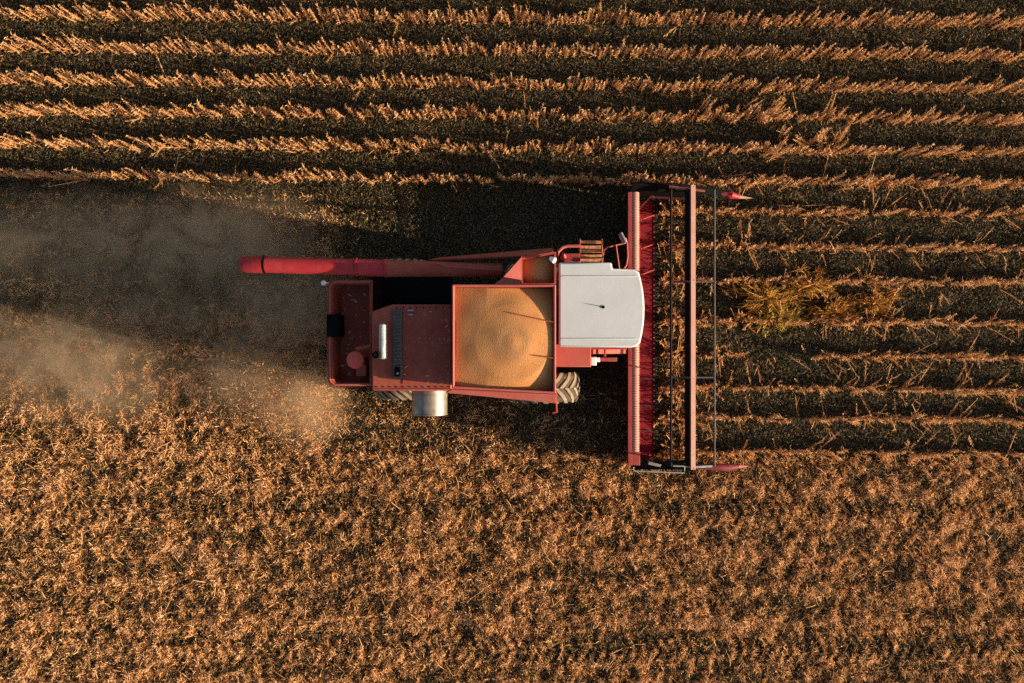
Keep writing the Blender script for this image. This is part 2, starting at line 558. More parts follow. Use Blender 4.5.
def make_rows():
    words = ['topmost', 'second from top', 'third from top']
    for i in range(3):
        n = 100
        xs = np.linspace(-11.55, 11.55, n)
        for k in range(n):
            x = xs[k] + random.uniform(-0.03, 0.03)
            o = bpy.data.objects.new('soybean_plant', PROTO_MESH[random.randrange(10)])
            COL.objects.link(o)
            o.location = (x, row_y(i, x) + random.gauss(0, 0.015), 0)
            o.rotation_euler = (random.gauss(0, 0.05), random.gauss(0, 0.05), random.choice((0, math.pi)) + random.gauss(0, 0.15))
            sc = random.uniform(0.74, 0.95) + 0.28 * float(vnoise(np.array([x]), np.array([i * 3.7]), 0.9, 55)[0])
            o.scale = (1.0, 1.0, sc)
            lab = ['dry leafless plant standing in the topmost crop row of the photo',
                   'dry leafless plant standing in the second crop row below the top edge',
                   'dry leafless plant standing in the third crop row below the top edge'][i]
            tag(o, lab, 'plant', ['plants of the topmost crop row', 'plants of the second crop row', 'plants of the third crop row'][i])
    parts = []

    def fill(i, x0, x1, step, amp=1.0, protos=PROTO):
        x = x0
        while x < x1:
            q = float(vnoise(np.array([x]), np.array([i * 3.7]), 0.9, 55)[0])
            if random.random() < amp and q > 0.09:
                parts.append(inst(protos[random.randrange(10)], x, row_y(i, x) + random.gauss(0, 0.02), random.choice((0, math.pi)) + random.gauss(0, 0.2),
                                  random.uniform(0.72, 0.95) + 0.28 * q, (random.gauss(0, 0.07), random.gauss(0, 0.06))))
            x += step * random.uniform(0.8, 1.2)
    for i in (-1, -2, -3):
        fill(i, -13.5, 13.5, 0.22)
    for i in range(3):
        fill(i, -13.5, -11.75, 0.22); fill(i, 11.75, 13.5, 0.22)
    for i in (3, 4, 5):
        fill(i, -13.5, 13.5, 0.21)
    for i in range(6, 14):
        fill(i, KNIFE_X + 0.20, 13.5, 0.215, 0.98, PROTO_LOW)
    # fallen plants and side branches reaching across the gaps
    n = 560
    x, i = rng.uniform(KNIFE_X + 0.1, 13, n), rng.integers(5, 14, n)
    g = [plant_arrays(300 + k, 1, 0.02, 0.5, 12 if k % 3 else 24) for k in range(9)]
    for k in range(n):
        a = random.uniform(0, 6.28)
        t = random.uniform(0.5, 1.5)
        parts.append(inst(g[k % 9], x[k], row_y(i[k], x[k]) + random.gauss(0, 0.09), random.uniform(0, 6.28), random.uniform(0.6, 0.95),
                          (math.cos(a) * t * 0.7, math.sin(a) * t)))
    n = 170                                   # stems gathered by the reel, bending over the knife
    for k in range(n):
        x = KNIFE_X + random.uniform(0.16, 0.85)
        y = random.uniform(CUT_BOT - 0.05, CUT_TOP - 0.1)
        if random.random() < 0.7:
            y = row_y(random.randrange(6, 14), x) + random.gauss(0, 0.13)
        if y > CUT_TOP - 0.05: continue
        parts.append(inst(g[k % 9], x, y, random.uniform(0, 6.28), random.uniform(0.6, 1.0), (random.uniform(-0.5, 0.2), random.gauss(0, 0.45))))
    for cx, ri, m in ((5.6, 3, 6), (6.9, 4, 7)):   # lodged patches
        for k in range(m):
            x = cx + random.gauss(0, 0.6)
            parts.append(inst(PROTO[k % 10], x, row_y(ri, x) + random.gauss(0.05, 0.12), random.uniform(0, 6.28), random.uniform(0.8, 1.15), (random.gauss(0, 0.35), random.gauss(0.2, 0.3))))
    n = 90
    x, i = rng.uniform(-12, 12, n), rng.integers(0, 6, n)
    for k in range(n):
        a = random.uniform(0, 6.28); t = random.uniform(0.6, 1.4)
        parts.append(inst(g[k % 9], x[k], row_y(i[k], x[k]) + random.gauss(0, 0.05), random.uniform(0, 6.28), random.uniform(0.6, 0.9),
                          (math.cos(a) * t, math.sin(a) * t)))
    v, f, t = join(parts)
    o = bpy.data.objects.new('soybean_crop', np_mesh('soybean_crop', v, f, t, M['crop']))
    COL.objects.link(o)
    tag(o, 'dry uncut crop rows around the harvester and ahead of its reel', 'crop', kind='stuff')


make_rows()


def weed(px, py, r, h, green, label, seed):
    g = np.random.default_rng(seed)
    n = int(1500 * r)
    az = g.uniform(0, 2 * np.pi, n)
    rad = r * np.sqrt(g.random(n)) * (0.72 + 0.38 * np.sin(az * 3 + seed) + 0.30 * np.sin(az * 7 + 2 * seed))
    keep = g.random(n) < 0.35 + 0.65 * (np.sin(az * 5 + seed) > -0.2)
    az, rad = az[keep], rad[keep]; n = len(az)
    z = h * (1 - (rad / r) ** 2 * 0.7) * g.uniform(0.3, 1.0, n)
    v1 = ribbons(np.stack([rad * np.cos(az), rad * np.sin(az), z], 1), az + g.normal(0, 0.6, n), g.normal(0.35, 0.5, n), g.uniform(0.07, 0.20, n),
                 g.uniform(0.010, 0.024, n), g.uniform(0, np.pi, n), g.normal(0, 0.15, n), np.clip(g.normal(0.5 + 0.32 * green, 0.22, n), 0, 1))
    n = 26
    az = g.uniform(0, 2 * np.pi, n)
    v2 = ribbons(np.zeros((n, 3)), az, g.uniform(0.35, 1.3, n), g.uniform(0.7, 1.1, n) * r * 1.1, np.full(n, 0.011), g.uniform(0, np.pi, n), g.normal(0, 0.1, n), g.uniform(0.2, 0.6, n))
    o = bpy.data.objects.new('weed', np_mesh('weed', *join([v1, v2]), M['weed']))
    COL.objects.link(o)
    o.location = W(px, py, 0)
    o.scale = (1.35, 0.85, 0.85)
    tag(o, label, 'weed', 'weeds among the rows ahead of the reel')


weed(764, 299, 0.62, 0.38, 0.55, 'wide sprawling orange weed with greenish tips, nearest the reel of the harvester', 1)
weed(776, 317, 0.42, 0.36, 1.0, 'yellow green bushy weed touching the larger orange weed', 2)
weed(808, 286, 0.40, 0.42, 0.2, 'small bright orange weed growing in the crop row above the others', 3)
weed(832, 313, 0.50, 0.32, -0.15, 'round rusty orange weed between two crop rows', 4)
weed(872, 304, 0.40, 0.28, 0.0, 'low brown weed farthest from the harvester reel', 5)


# ------------------------------------------------------------------ the combine harvester
comb = empty('combine_harvester', (0.15, 0.15, 0))
tag(comb, 'red combine harvester with white cab roof cutting the crop rows', 'combine harvester')

# --- body (main housing under tank and engine)
bm = BM()
a, b = W(376, 382, 2.6), W(452, 306, 2.6)
box(bm, a.x, b.x, a.y, b.y, 0.75, 1.948)
a, b = W(452.3, 382, 2.6), W(552, 290, 2.6)
box(bm, a.x, b.x, a.y, b.y, 0.75, 1.948)
body = build('body', bm, M['dullred'], comb, 0.02)

bm = BM()   # chassis beams and axles
for yy in (-0.62, 0.92):
    box(bm, -2.9, 1.6, yy - 0.06, yy + 0.06, 0.55, 0.75)
tube(bm, [(0.62, -0.9, 0.8), (0.62, 1.2, 0.8)], 0.10, 12)
tube(bm, [(-2.35, -0.75, 0.55), (-2.35, 1.05, 0.55)], 0.07, 12)
build('chassis', bm, M['dark'], comb, 0.01)

# --- engine deck
ZD = 3.0
bm = BM()
prism(bm, [(372, 391), (372, 311.5), (392, 304.5), (451.5, 304.5), (451.5, 391)], 1.95, ZD)
deck = build('engine_cover', bm, M['dullred'], comb, 0.025)
bm = BM()
pbox(bm, 402.6, 403.6, 306, 384, ZD, ZD + 0.012)
pbox(bm, 373, 451, 388.6, 389.6, ZD, ZD + 0.012)
build('seam_strip', bm, M['red'], deck)
bm = BM()
pbox(bm, 393, 402, 310, 378, ZD, ZD + 0.05)
for k in range(17):
    pbox(bm, 394, 401, 312 + k * 3.6, 313.6 + k * 3.6, ZD + 0.051, ZD + 0.066)
build('air_grille', bm, M['greyband'], deck, 0.006)
bm = BM()
pbox(bm, 394.4, 399.6, 367, 376.5, ZD + 0.05, ZD + 0.09)
build('latch', bm, M['black'], deck, 0.006)
bm = BM()
tube(bm, [W(397.6, 373.4, ZD + 0.088), W(397.6, 373.4, ZD + 0.115)], 0.022, 12)
build('bolt', bm, M['zinc'], deck)
bm = BM()
pbox(bm, 407.5, 414, 309.6, 311.2, ZD, ZD + 0.03)
pbox(bm, 407.5, 413, 314, 315.2, ZD, ZD + 0.025)
build('handle', bm, M['zinc'], deck, 0.005)
bm = BM()
for k in range(12):
    for yy in (307.5, 386.8):
        p = W(377 + k * 6.6, yy, ZD)
        if yy < 310 and k < 3: continue
        tube(bm, [p, p + Vector((0, 0, 0.012))], 0.012, 6)
build('bolt_row', bm, M['dark'], deck)
# muffler + exhaust
bm = BM()
ym0, ym1 = W(383, 359, ZD + 0.16), W(383, 324, ZD + 0.16)
tube(bm, [ym0, ym0 + Vector((0, 0.02, 0)), ym1 - Vector((0, 0.02, 0)), ym1], [0.05, 0.07, 0.07, 0.05], 18)
for q in (0.14, 0.5, 0.86):
    p = ym0.lerp(ym1, q)
    tube(bm, [p - Vector((0, 0.012, 0)), p + Vector((0, 0.012, 0))], 0.075, 18)
for q in (0.2, 0.8):
    p = ym0.lerp(ym1, q)
    box(bm, p.x - 0.03, p.x + 0.03, p.y - 0.02, p.y + 0.02, ZD, p.z - 0.04)
muf = build('muffler', bm, M['silver'], comb)
bm = BM()
e0 = W(379, 354.5, ZD)
tube(bm, [(e0.x, e0.y, ZD), (e0.x, e0.y, ZD + 0.38)], 0.062, 16, False)
tube(bm, [(e0.x, e0.y, ZD), (e0.x, e0.y, ZD + 0.37)], 0.045, 16)
tube(bm, [(e0.x, e0.y, ZD + 0.16), (ym0.x, e0.y + 0.03, ZD + 0.16)], 0.04, 10)
build('exhaust_pipe', bm, M['black'], muf)

# --- recess beside the engine: low shelf coloured black for the shade in it
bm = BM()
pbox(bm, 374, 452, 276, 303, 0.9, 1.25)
pbox(bm, 372.3, 374.5, 277, 311, 0.9, 2.2)  # added black box, covers the hood's side wall as if shaded
build('recess_shade', bm, M['black'], comb)

# --- rear hood: a pan with a raised rounded lip
ZR = 2.3
def rr(x0, x1, y0, y1, r, n=5):
    """pixel outline with rounded left corners"""
    out = [(x1, y0)]
    for cx, cy, a0 in ((x0 + r, y0 + r, 270), (x0 + r, y1 - r, 180)):
        for k in range(n + 1):
            t = R(a0 - 90 * k / n)
            out.append((cx + r * math.cos(t), cy + r * math.sin(t)))
    out.append((x1, y1))
    return out
outer = rr(327.5, 372, 280, 386, 7)
inner = rr(332.5, 369.5, 284, 383, 5.5)
bm = BM()
to = [bm.verts.new(W(x, y, ZR)) for x, y in outer]
ti = [bm.verts.new(W(x, y, ZR)) for x, y in inner]
bi = [bm.verts.new((v.co.x * 0.985, v.co.y * 0.985, ZR - 0.5)) for v in ti]
bo = [bm.verts.new((v.co.x, v.co.y, 0.95)) for v in to]
n = len(outer)
for k in range(n):
    j = (k + 1) % n
    bm.faces.new((to[k], to[j], ti[j], ti[k]))
    bm.faces.new((ti[k], ti[j], bi[j], bi[k]))
    bm.faces.new((to[k], bo[k], bo[j], to[j]))
bm.faces.new(bi); bm.faces.new(bo[::-1])
hood = build('rear_hood', bm, M['dullred'], comb, 0.008)
bm = BM()
lip = [W(x, y, ZR + 0.012) for x, y in rr(330, 371, 282, 384.6, 6.5)]
tube(bm, lip, 0.016, 6)
build('lip_rod', bm, M['salmon'], hood)  # pink highlight along the lip is put into the rod's colour
bm = BM()
pbox(bm, 326.5, 338.5, 314, 337, ZR - 0.5, ZR + 0.03)
build('rear_flap', bm, M['black'], hood, 0.01)
bm = BM()
cpos = W(354.5, 360, 2.85)
prof = [(0.05, ZR - 0.52), (0.05, 2.62), (0.15, 2.66), (0.165, 2.76), (0.15, 2.82), (0.09, 2.85), (0.001, 2.86)]
tube(bm, [(cpos.x, cpos.y, z) for r_, z in prof], [r_ for r_, z in prof], 28)
build('air_precleaner', bm, M['bowl_red'], comb)
bm = BM()
box(bm, cpos.x - 0.09, cpos.x + 0.10, cpos.y - 0.32, cpos.y - 0.10, ZR - 0.52, ZR - 0.05)
build('air_duct', bm, M['dullred'], hood, 0.01)
bm = BM()
tube(bm, [W(357, 349, 2.35), W(372, 346, 2.5)], 0.04, 10)
build('air_hose', bm, M['dullred'], hood)
bm = BM()
lp = W(324, 283, 2.3)
tube(bm, [lp + Vector((0.1, 0, -0.05)), lp], 0.012, 6)
tube(bm, [lp + Vector((-0.01, 0, -0.05)), lp + Vector((-0.01, 0, 0)), lp + Vector((-0.01, 0, 0.03))], [0.045, 0.05, 0.03], 14)
build('rear_lamp', bm, M['lamp'], hood)

v = []
n = 46
px, py = rng.uniform(336, 367, n), rng.uniform(288, 379, n)
pts = np.array([W(a_, b_, ZR - 0.49) for a_, b_ in zip(px, py)])
m_ = 60
dx_ = np.concatenate([rng.uniform(404, 449, m_ // 2), 449 - rng.gamma(1.5, 2.0, m_ // 2)])
dy_ = rng.uniform(307, 388, m_)
pts = np.concatenate([pts, np.array([W(a_, b_, ZD + 0.015) for a_, b_ in zip(dx_, dy_)])])
n += m_
ch = np_mesh('chaff', *ribbons(pts, rng.uniform(0, 6.28, n), rng.uniform(0, 0.5, n), rng.uniform(0.03, 0.10, n) * np.where(np.arange(n) < 46, 1, 0.6), rng.uniform(0.02, 0.05, n) * np.where(np.arange(n) < 46, 1, 0.35),
                               rng.normal(0, 0.4, n), rng.normal(0, 0.2, n), rng.uniform(0.3, 1.0, n)), M['straw'])
cho = bpy.data.objects.new('chaff', ch)
COL.objects.link(cho)
tag(cho, 'loose straw bits lying on the rear hood and engine cover of the harvester', 'chaff', kind='stuff')

# --- silver drum on the side
bm = BM()
d0, d1 = W(429.5, 392, 2.0), W(429.5, 414.5, 2.0)
tube(bm, [d0 + Vector((0, 0.3, 0)), d1 + Vector((0, 0.015, 0)), d1], [0.345, 0.345, 0.32], 40)
for q in (0.12, 0.97):
    p = d0.lerp(d1, q)
    tube(bm, [p + Vector((0, 0.012, 0)), p - Vector((0, 0.012, 0))], 0.353, 40)
build('fuel_drum', bm, M['steel'], comb)

# --- grain tank
ZT = 3.5
bm = BM()
def wall(o4, i4, z0):
    """hollow four-sided bin with rim; o4 outer pixel corners, i4 inner"""
    to = [bm.verts.new(W(x, y, ZT)) for x, y in o4]
    ti = [bm.verts.new(W(x, y, ZT)) for x, y in i4]
    bo = [bm.verts.new((v.co.x * 0.97, v.co.y * 0.97, z0)) for v in to]
    bi = [bm.verts.new((v.co.x * 0.97, v.co.y * 0.97, z0)) for v in ti]
    for k in range(4):
        j = (k + 1) % 4
        bm.faces.new((to[k], to[j], ti[j], ti[k]))
        bm.faces.new((ti[k], ti[j], bi[j], bi[k]))
        bm.faces.new((to[k], bo[k], bo[j], to[j]))
    bm.faces.new(bo[::-1])
    bm.faces.new(bi)
wall([(452, 284.5), (556, 284.5), (556, 393.5), (452, 388)], [(454.6, 287), (553.2, 287), (553.2, 391.6), (454.6, 386.5)], 1.96)
tank = build('grain_tank', bm, M['red'], comb, 0.006)
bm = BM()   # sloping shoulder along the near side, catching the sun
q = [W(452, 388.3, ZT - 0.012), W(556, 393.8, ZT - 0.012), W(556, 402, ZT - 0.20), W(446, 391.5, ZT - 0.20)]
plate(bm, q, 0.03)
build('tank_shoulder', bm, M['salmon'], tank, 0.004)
bm = BM()   # rim angle iron
r4 = [W(453.2, 285.6, ZT + 0.012), W(554.8, 285.6, ZT + 0.012), W(554.8, 392.6, ZT + 0.012), W(453.2, 387.2, ZT + 0.012)]
for k in range(4):
    tube(bm, [r4[k], r4[(k + 1) % 4]], 0.020, 8)
build('tank_rim', bm, M['salmon'], tank)
# side extension with sloping chute
bm = BM()
pts_o = [(521, 256.5), (556, 251.5), (556, 284), (521, 284)]
to = [bm.verts.new(W(x, y, ZT)) for x, y in pts_o]
ti = [bm.verts.new(W(x, y, ZT)) for x, y in [(523, 258.5), (554, 254), (554, 283), (523, 283)]]
bi = [bm.verts.new((v.co.x * .98, v.co.y * .98, ZT - 0.5)) for v in ti]
bo = [bm.verts.new((v.co.x * .98, v.co.y * .98, ZT - 0.55)) for v in to]
for k in range(4):
    j = (k + 1) % 4
    bm.faces.new((to[k], to[j], ti[j], ti[k])); bm.faces.new((ti[k], ti[j], bi[j], bi[k])); bm.faces.new((to[k], bo[k], bo[j], to[j]))
bm.faces.new(bi); bm.faces.new(bo[::-1])
build('tank_extension', bm, M['red'], tank, 0.004)
bm = BM()
plate(bm, [W(521.5, 257, ZT + 0.04), W(521.5, 280, ZT + 0.04), W(503.5, 277, ZT + 0.10)], 0.02)
plate(bm, [W(521, 280.2, ZT - 0.012), W(521, 283.8, ZT - 0.05), W(495, 283.8, ZT - 0.42), W(503, 277.6, ZT - 0.35)], 0.02)
bmesh.ops.recalc_face_normals(bm, faces=bm.faces[:])
build('chute_plate', bm, M['salmon'], tank)
bm = BM()
lp = W(552, 259, ZT + 0.10)
tube(bm, [lp - Vector((0, 0, 0.16)), lp - Vector((0, 0, 0.04))], 0.015, 8)
tube(bm, [lp + Vector((-0.03, 0.02, -0.04)), lp + Vector((0.03, -0.02, 0.0)), lp + Vector((0.045, -0.03, 0.01))], [0.03, 0.055, 0.05], 14)
build('work_lamp', bm, M['lamp'], tank)

# grain (rests in the tank, so a thing of its own)
def make_grain():
    n = 90
    bmg = BM()
    ap = W(513, 342, ZT)
    def hgt(x, y):
        dx, dy = x - ap.x, y - ap.y
        r = math.hypot(dx, dy)
        z = 0.115 - 0.15 * r
        if r > 0.66:
            z -= (r - 0.66) * 0.30 * min(1.0, max(0.2, 0.75 + dx * 1.2))
        z += 0.002 * math.exp(-((r - 0.30) / 0.09) ** 2) - 0.004 * math.exp(-((r - 0.17) / 0.07) ** 2) - 0.012 * math.exp(-(r / 0.12) ** 2) + 0.004 * math.sin(9 * x + 4) * math.sin(8 * y)
        return ZT - 0.018 + z - 0.005
    i4 = [W(454.9, 386.3, ZT), W(553.0, 391.4, ZT), W(553.0, 287.2, ZT), W(454.9, 287.2, ZT)]
    grid = []
    for j in range(n + 1):
        v = j / n
        row = []
        for i in range(n + 1):
            u = i / n
            p = i4[0].lerp(i4[1], u).lerp(i4[3].lerp(i4[2], u), v)
            z = hgt(p.x, p.y)
            # keep clear of the walls, which taper inwards
            k = 1 - 0.03 * (ZT - min(z, ZT)) / 1.54
            row.append(bmg.verts.new((p.x * k, p.y * k, z)))
        grid.append(row)
    for j in range(n):
        for i in range(n):
            bmg.faces.new((grid[j][i], grid[j][i + 1], grid[j + 1][i + 1], grid[j + 1][i]))
    # side skirt so the heap has body
    ring = grid[0] + [r[-1] for r in grid[1:]] + grid[-1][-2::-1] + [r[0] for r in grid[-2:0:-1]]
    low = [bmg.verts.new((v.co.x * 0.985, v.co.y * 0.985, ZT - 0.75)) for v in ring]
    for k in range(len(ring)):
        j = (k + 1) % len(ring)
        bmg.faces.new((ring[k], low[k], low[j], ring[j]))
    bmg.faces.new(low)
    o = build('grain_heap', bmg, M['grain'], None, 0, 80)
    tag(o, 'heap of golden grain filling the open square tank', 'grain')
    bm2 = BM()
    q = [W(523.3, 282.7, ZT - .16), W(553.7, 282.7, ZT - .16), W(553.7, 255, ZT - .16), W(523.3, 259, ZT - .16)]
    top = [bm2.verts.new(p) for p in q]
    c = bm2.verts.new(sum(q, Vector()) / 4 + Vector((0, -0.1, 0.05)))
    low = [bm2.verts.new(p + Vector((0, 0, -0.2))) for p in q]
    for k in range(4):
        j = (k + 1) % 4
        bm2.faces.new((top[k], top[j], c)); bm2.faces.new((top[k], low[k], low[j], top[j]))
    bm2.faces.new(low)
    o2 = build('grain_heap', bm2, M['grain'], None, 0, 80)
    tag(o2, 'small shaded pocket of grain in the tank side extension', 'grain')
make_grain()
for (p, q) in (((511, 313), (553, 322)), ((514, 352.5), (553, 358))):  # thin rods added on the grain in place of cast shadow lines
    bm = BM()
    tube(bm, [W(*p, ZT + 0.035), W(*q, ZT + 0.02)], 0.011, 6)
    build('shadow_line', bm, M['dullred'], tank)

# --- unloading auger, folded back
ZA = 2.8
aug = None
bm = BM()
A = W(386, 268.3, ZA); B = W(266, 264.8, ZA); C = W(357, 267.2, ZA)
tube(bm, [C, B], [0.152, 0.148], 24)
tube(bm, [A, C - (C - A).normalized() * 0.02], [0.158, 0.158], 24)
aug = build('unloading_auger', bm, M['crimson'], comb)
bm = BM()
D = W(502, 270.0, ZA - 0.05)
tube(bm, [A + Vector((0.005, 0, 0)), D], [0.157, 0.125], 24)
build('auger_root_tube', bm, M['dullred'], aug)
bm = BM()
for p in (A, C):
    tube(bm, [p - Vector((0.014, 0, 0)), p + Vector((0.014, 0, 0))], 0.172, 24)
build('flange', bm, M['crimson'], aug)
bm = BM()
E = W(241, 264.6, ZA - 0.02)
tube(bm, [B + Vector((-0.03, 0, 0)), E + Vector((0.12, 0, 0)), E + Vector((0.05, 0, -0.02)), E + Vector((0.0, 0, -0.05))], [0.158, 0.155, 0.142, 0.09], 24)
build('auger_spout', bm, M['crimson'], aug)
bm = BM()
tube(bm, [B + Vector((-0.028, 0, 0)), B + Vector((0.004, 0, 0))], 0.162, 24)
tube(bm, [B + Vector((-0.012, 0.1, 0.1)), B + Vector((-0.012, 0.175, 0.09))], 0.02, 8)
build('clamp_ring', bm, M['black'], aug)
bm = BM()
plate(bm, [W(428, 259.6, 2.82), W(553, 254.5, 3.0), W(553, 247.6, 2.9), W(440, 257.2, 2.72)], 0.05)
build('conveyor_cover', bm, M['dullred'], comb, 0.01)
bm = BM()
tube(bm, [W(433, 262, ZA + 0.12), W(449, 266.5, ZA + 0.15), W(503, 270.2, ZA + 0.11)], 0.008, 6)
build('cable', bm, M['salmon'], aug)

# --- cab
ZC = 3.45
bm = BM()
front = []
for k in range(9):                       # gently curved front edge
    t = k / 8
    y = 273 + (343 - 273) * t
    front.append((639.5 + 4.8 * (1 - (2 * t - 1) ** 2) + 0.8 * t, y))
outl = [(559, 262.5), (612, 262.5), (612.5, 268.6), (635.5, 269.5)] + front + [(636.5, 346.5), (632, 347.6), (559, 347.2)]
prism(bm, outl, ZC - 0.20, ZC)
roof = build('cab_roof', bm, M['white'], comb, 0.03)
for y0 in (275.6, 338.2):
    bm = BM()
    pbox(bm, 561, 637, y0, y0 + 1.2, ZC, ZC + 0.012)
    build('roof_seam', bm, M['white'], roof, 0.004)
bm = BM()
a0 = W(603.2, 307, ZC)
tube(bm, [a0, a0 + Vector((0, 0, 0.012))], 0.028, 12)
tube(bm, [a0 + Vector((0, 0, 0.01)), a0 + Vector((-0.04, 0.008, 0.015)), a0 + Vector((-0.30, 0.06, 0.02))], [0.006, 0.005, 0.003], 6)  # thin flat tube drawn where the whip's shadow falls
build('antenna_with_shadow', bm, M['black'], roof)
ca, cb = W(563, 343, ZC - 0.2), W(628, 268, ZC - 0.2)
bm = BM()
box(bm, ca.x, cb.x, ca.y, cb.y, 1.55, 2.0)
for (x, y) in ((ca.x, ca.y), (ca.x, cb.y - 0.07), (cb.x - 0.07, ca.y), (cb.x - 0.07, cb.y - 0.07), ((ca.x + cb.x) / 2, ca.y), ((ca.x + cb.x) / 2, cb.y - 0.07)):
    box(bm, x, x + 0.07, y, y + 0.07, 2.0, ZC - 0.2)
cabin = build('cab', bm, M['red'], comb, 0.01)
bm = BM()
box(bm, ca.x + 0.03, cb.x - 0.03, ca.y + 0.03, cb.y - 0.03, 2.0, ZC - 0.202)
build('cab_window', bm, M['glass'], cabin)
# fender platform below the cab
ZP = 2.0
bm = BM()
pbox(bm, 553, 591, 344, 367, ZP - 0.45, ZP)
pf = build('side_platform', bm, M['salmon'], comb, 0.012)
bm = BM()
pbox(bm, 600, 617, 357.5, 361.5, 1.72, 1.78)
pbox(bm, 588, 627, 347.5, 349.5, 1.7, 1.76)
pbox(bm, 604, 606, 349, 358, 1.7, 1.75)
build('lift_arm', bm, M['red'], comb, 0.008)
bm = BM()
pbox(bm, 591, 596.5, 357, 365.5, ZP - 0.2, ZP - 0.02)
pbox(bm, 596, 600, 357.5, 362, ZP - 0.2, ZP - 0.04)
build('hinge', bm, M['lamp'], pf, 0.012)
bm = BM()
tube(bm, [W(556, 391, 2.5), W(556, 400, 2.2), W(556.5, 411, 1.4)], 0.022, 8)
tube(bm, [W(552.5, 413, 1.4), W(558, 411.5, 1.4)], 0.018, 8)
build('tank_strut', bm, M['red'], comb)

# ladder, rails, mirror on the far side
bm = BM()
for k, (y0, z) in enumerate(((240.5, 1.1), (245.5, 1.4), (249.5, 1.7), (254.5, 1.9), (258.5, 2.0))):
    pbox(bm, 580 + (k % 2) * 0.4, 602 - (k % 2) * 0.4, y0, y0 + 3.0, z - 0.04, z)
lad = build('ladder', bm, M['wood'], comb, 0.006)
bm = BM()
for x in (580, 602):
    tube(bm, [W(x, 239.5, 1.05), W(x, 248, 1.62), W(x, 262, 2.0)], 0.02, 8)
build('ladder_rail', bm, M['salmon'], lad)
bm = BM()
pbox(bm, 564, 580, 253.5, 262, 1.9, 1.96)
build('step_platform', bm, M['red'], lad, 0.006)
bm = BM()
tube(bm, [W(556.5, 262, 2.5), W(557, 257, 2.9), W(559, 251, 2.95), W(563, 247.2, 2.95), W(568, 246, 2.95), W(580, 246, 2.95)], 0.030, 10)
tube(bm, [W(580, 246, 2.95), W(580, 245.5, 2.0)], 0.026, 8)
build('hand_rail', bm, M['salmon'], comb)
bm = BM()
tube(bm, [W(562, 260, 2.8), W(564, 256, 2.8), W(563, 254, 2.86)], [0.05, 0.055, 0.03], 10)
build('hose_coupling', bm, M['crimson'], comb)
bm = BM()
tube(bm, [W(602, 262, 2.3), W(604, 250, 2.5), W(608, 247, 2.5), W(627, 242.6, 2.45)], 0.014, 8)
tube(bm, [W(616, 245.4, 2.5), W(619.5, 270, 2.45)], 0.014, 8)
tube(bm, [W(622, 271, 2.6), W(626.5, 265, 2.6), W(627.8, 256, 2.6), W(627, 243, 2.6), W(625.5, 238, 2.6)], 0.016, 8)
arm = build('mirror_arm', bm, M['salmon'], comb)
bm = BM()
m0 = W(625, 237.5, 2.6)
plate(bm, [m0 + Vector((-0.07, 0.09, 0.12)), m0 + Vector((0.02, -0.09, 0.12)), m0 + Vector((0.02, -0.09, -0.2)), m0 + Vector((-0.07, 0.09, -0.2))], 0.035)
build('mirror', bm, M['zinc'], arm, 0.008)


# --- wheels
def wheel(name, cx, cy, r, w, nl):
    bm = BM()
    z = r - 0.02
    prof = [(-0.30 * w, 0.10), (-0.36 * w, 0.52 * r), (-0.46 * w, 0.56 * r), (0.46 * w, 0.56 * r), (0.36 * w, 0.52 * r), (0.30 * w, 0.10)]
    tube(bm, [(cx, cy + a, z) for a, q in prof], [q for a, q in prof], 32)
    rim = build(name, bm, M['salmon'], comb)
    bm = BM()
    prof = [(-0.40 * w, 0.54 * r), (-0.5 * w, 0.72 * r), (-0.49 * w, 0.88 * r), (-0.40 * w, 0.945 * r), (0, 0.962 * r), (0.40 * w, 0.945 * r), (0.49 * w, 0.88 * r), (0.5 * w, 0.72 * r), (0.40 * w, 0.54 * r)]
    tube(bm, [(cx, cy + a, z) for a, q in prof], [q for a, q in prof], 48, False)
    for k in range(nl):
        for sgn in (-1, 1):
            t0 = 2 * math.pi * (k + (0.5 if sgn > 0 else 0)) / nl
            secs = []
            for s in range(5):
                u = s / 4
                yy = sgn * w * (0.0 + 0.53 * u)
                th = t0 + 0.40 * u * (0.8 / r)
                rb, rt = r * (0.95 - 0.10 * u ** 3), r * (1.0 - 0.10 * u ** 3)
                hw = 0.046 / r
                secs.append([(cx + q * math.sin(th + d), cy + yy, z + q * math.cos(th + d)) for q, d in ((rb, -hw * 1.3), (rt, -hw), (rt, hw), (rb, hw * 1.3))])
            vs = [[bm.verts.new(p) for p in sec] for sec in secs]
            for p, q in zip(vs, vs[1:]):
                for i in range(3):
                    bm.faces.new((p[i], p[i + 1], q[i + 1], q[i])).material_index = 1
            bm.faces.new(vs[0][::-1]).material_index = 1
            bm.faces.new(vs[-1]).material_index = 1
    build('tyre', bm, [M['rubber'], M['lug']], rim, 0, 30)


wheel('wheel', 0.63, -0.94, 0.80, 0.58, 20)
wheel('wheel', 0.63, 1.27, 0.80, 0.60, 20)
wheel('wheel', -2.33, -0.98, 0.56, 0.44, 18)
wheel('wheel', -2.33, 1.48, 0.56, 0.44, 18)

# --- feeder house
bm = BM()
y0, y1 = -0.25, 0.75
plate(bm, [(1.6, y0, 1.75), (2.62, y0, 0.98), (2.62, y1, 0.98), (1.6, y1, 1.75)], 0.6)
build('feeder_house', bm, M['dullred'], comb, 0.01)

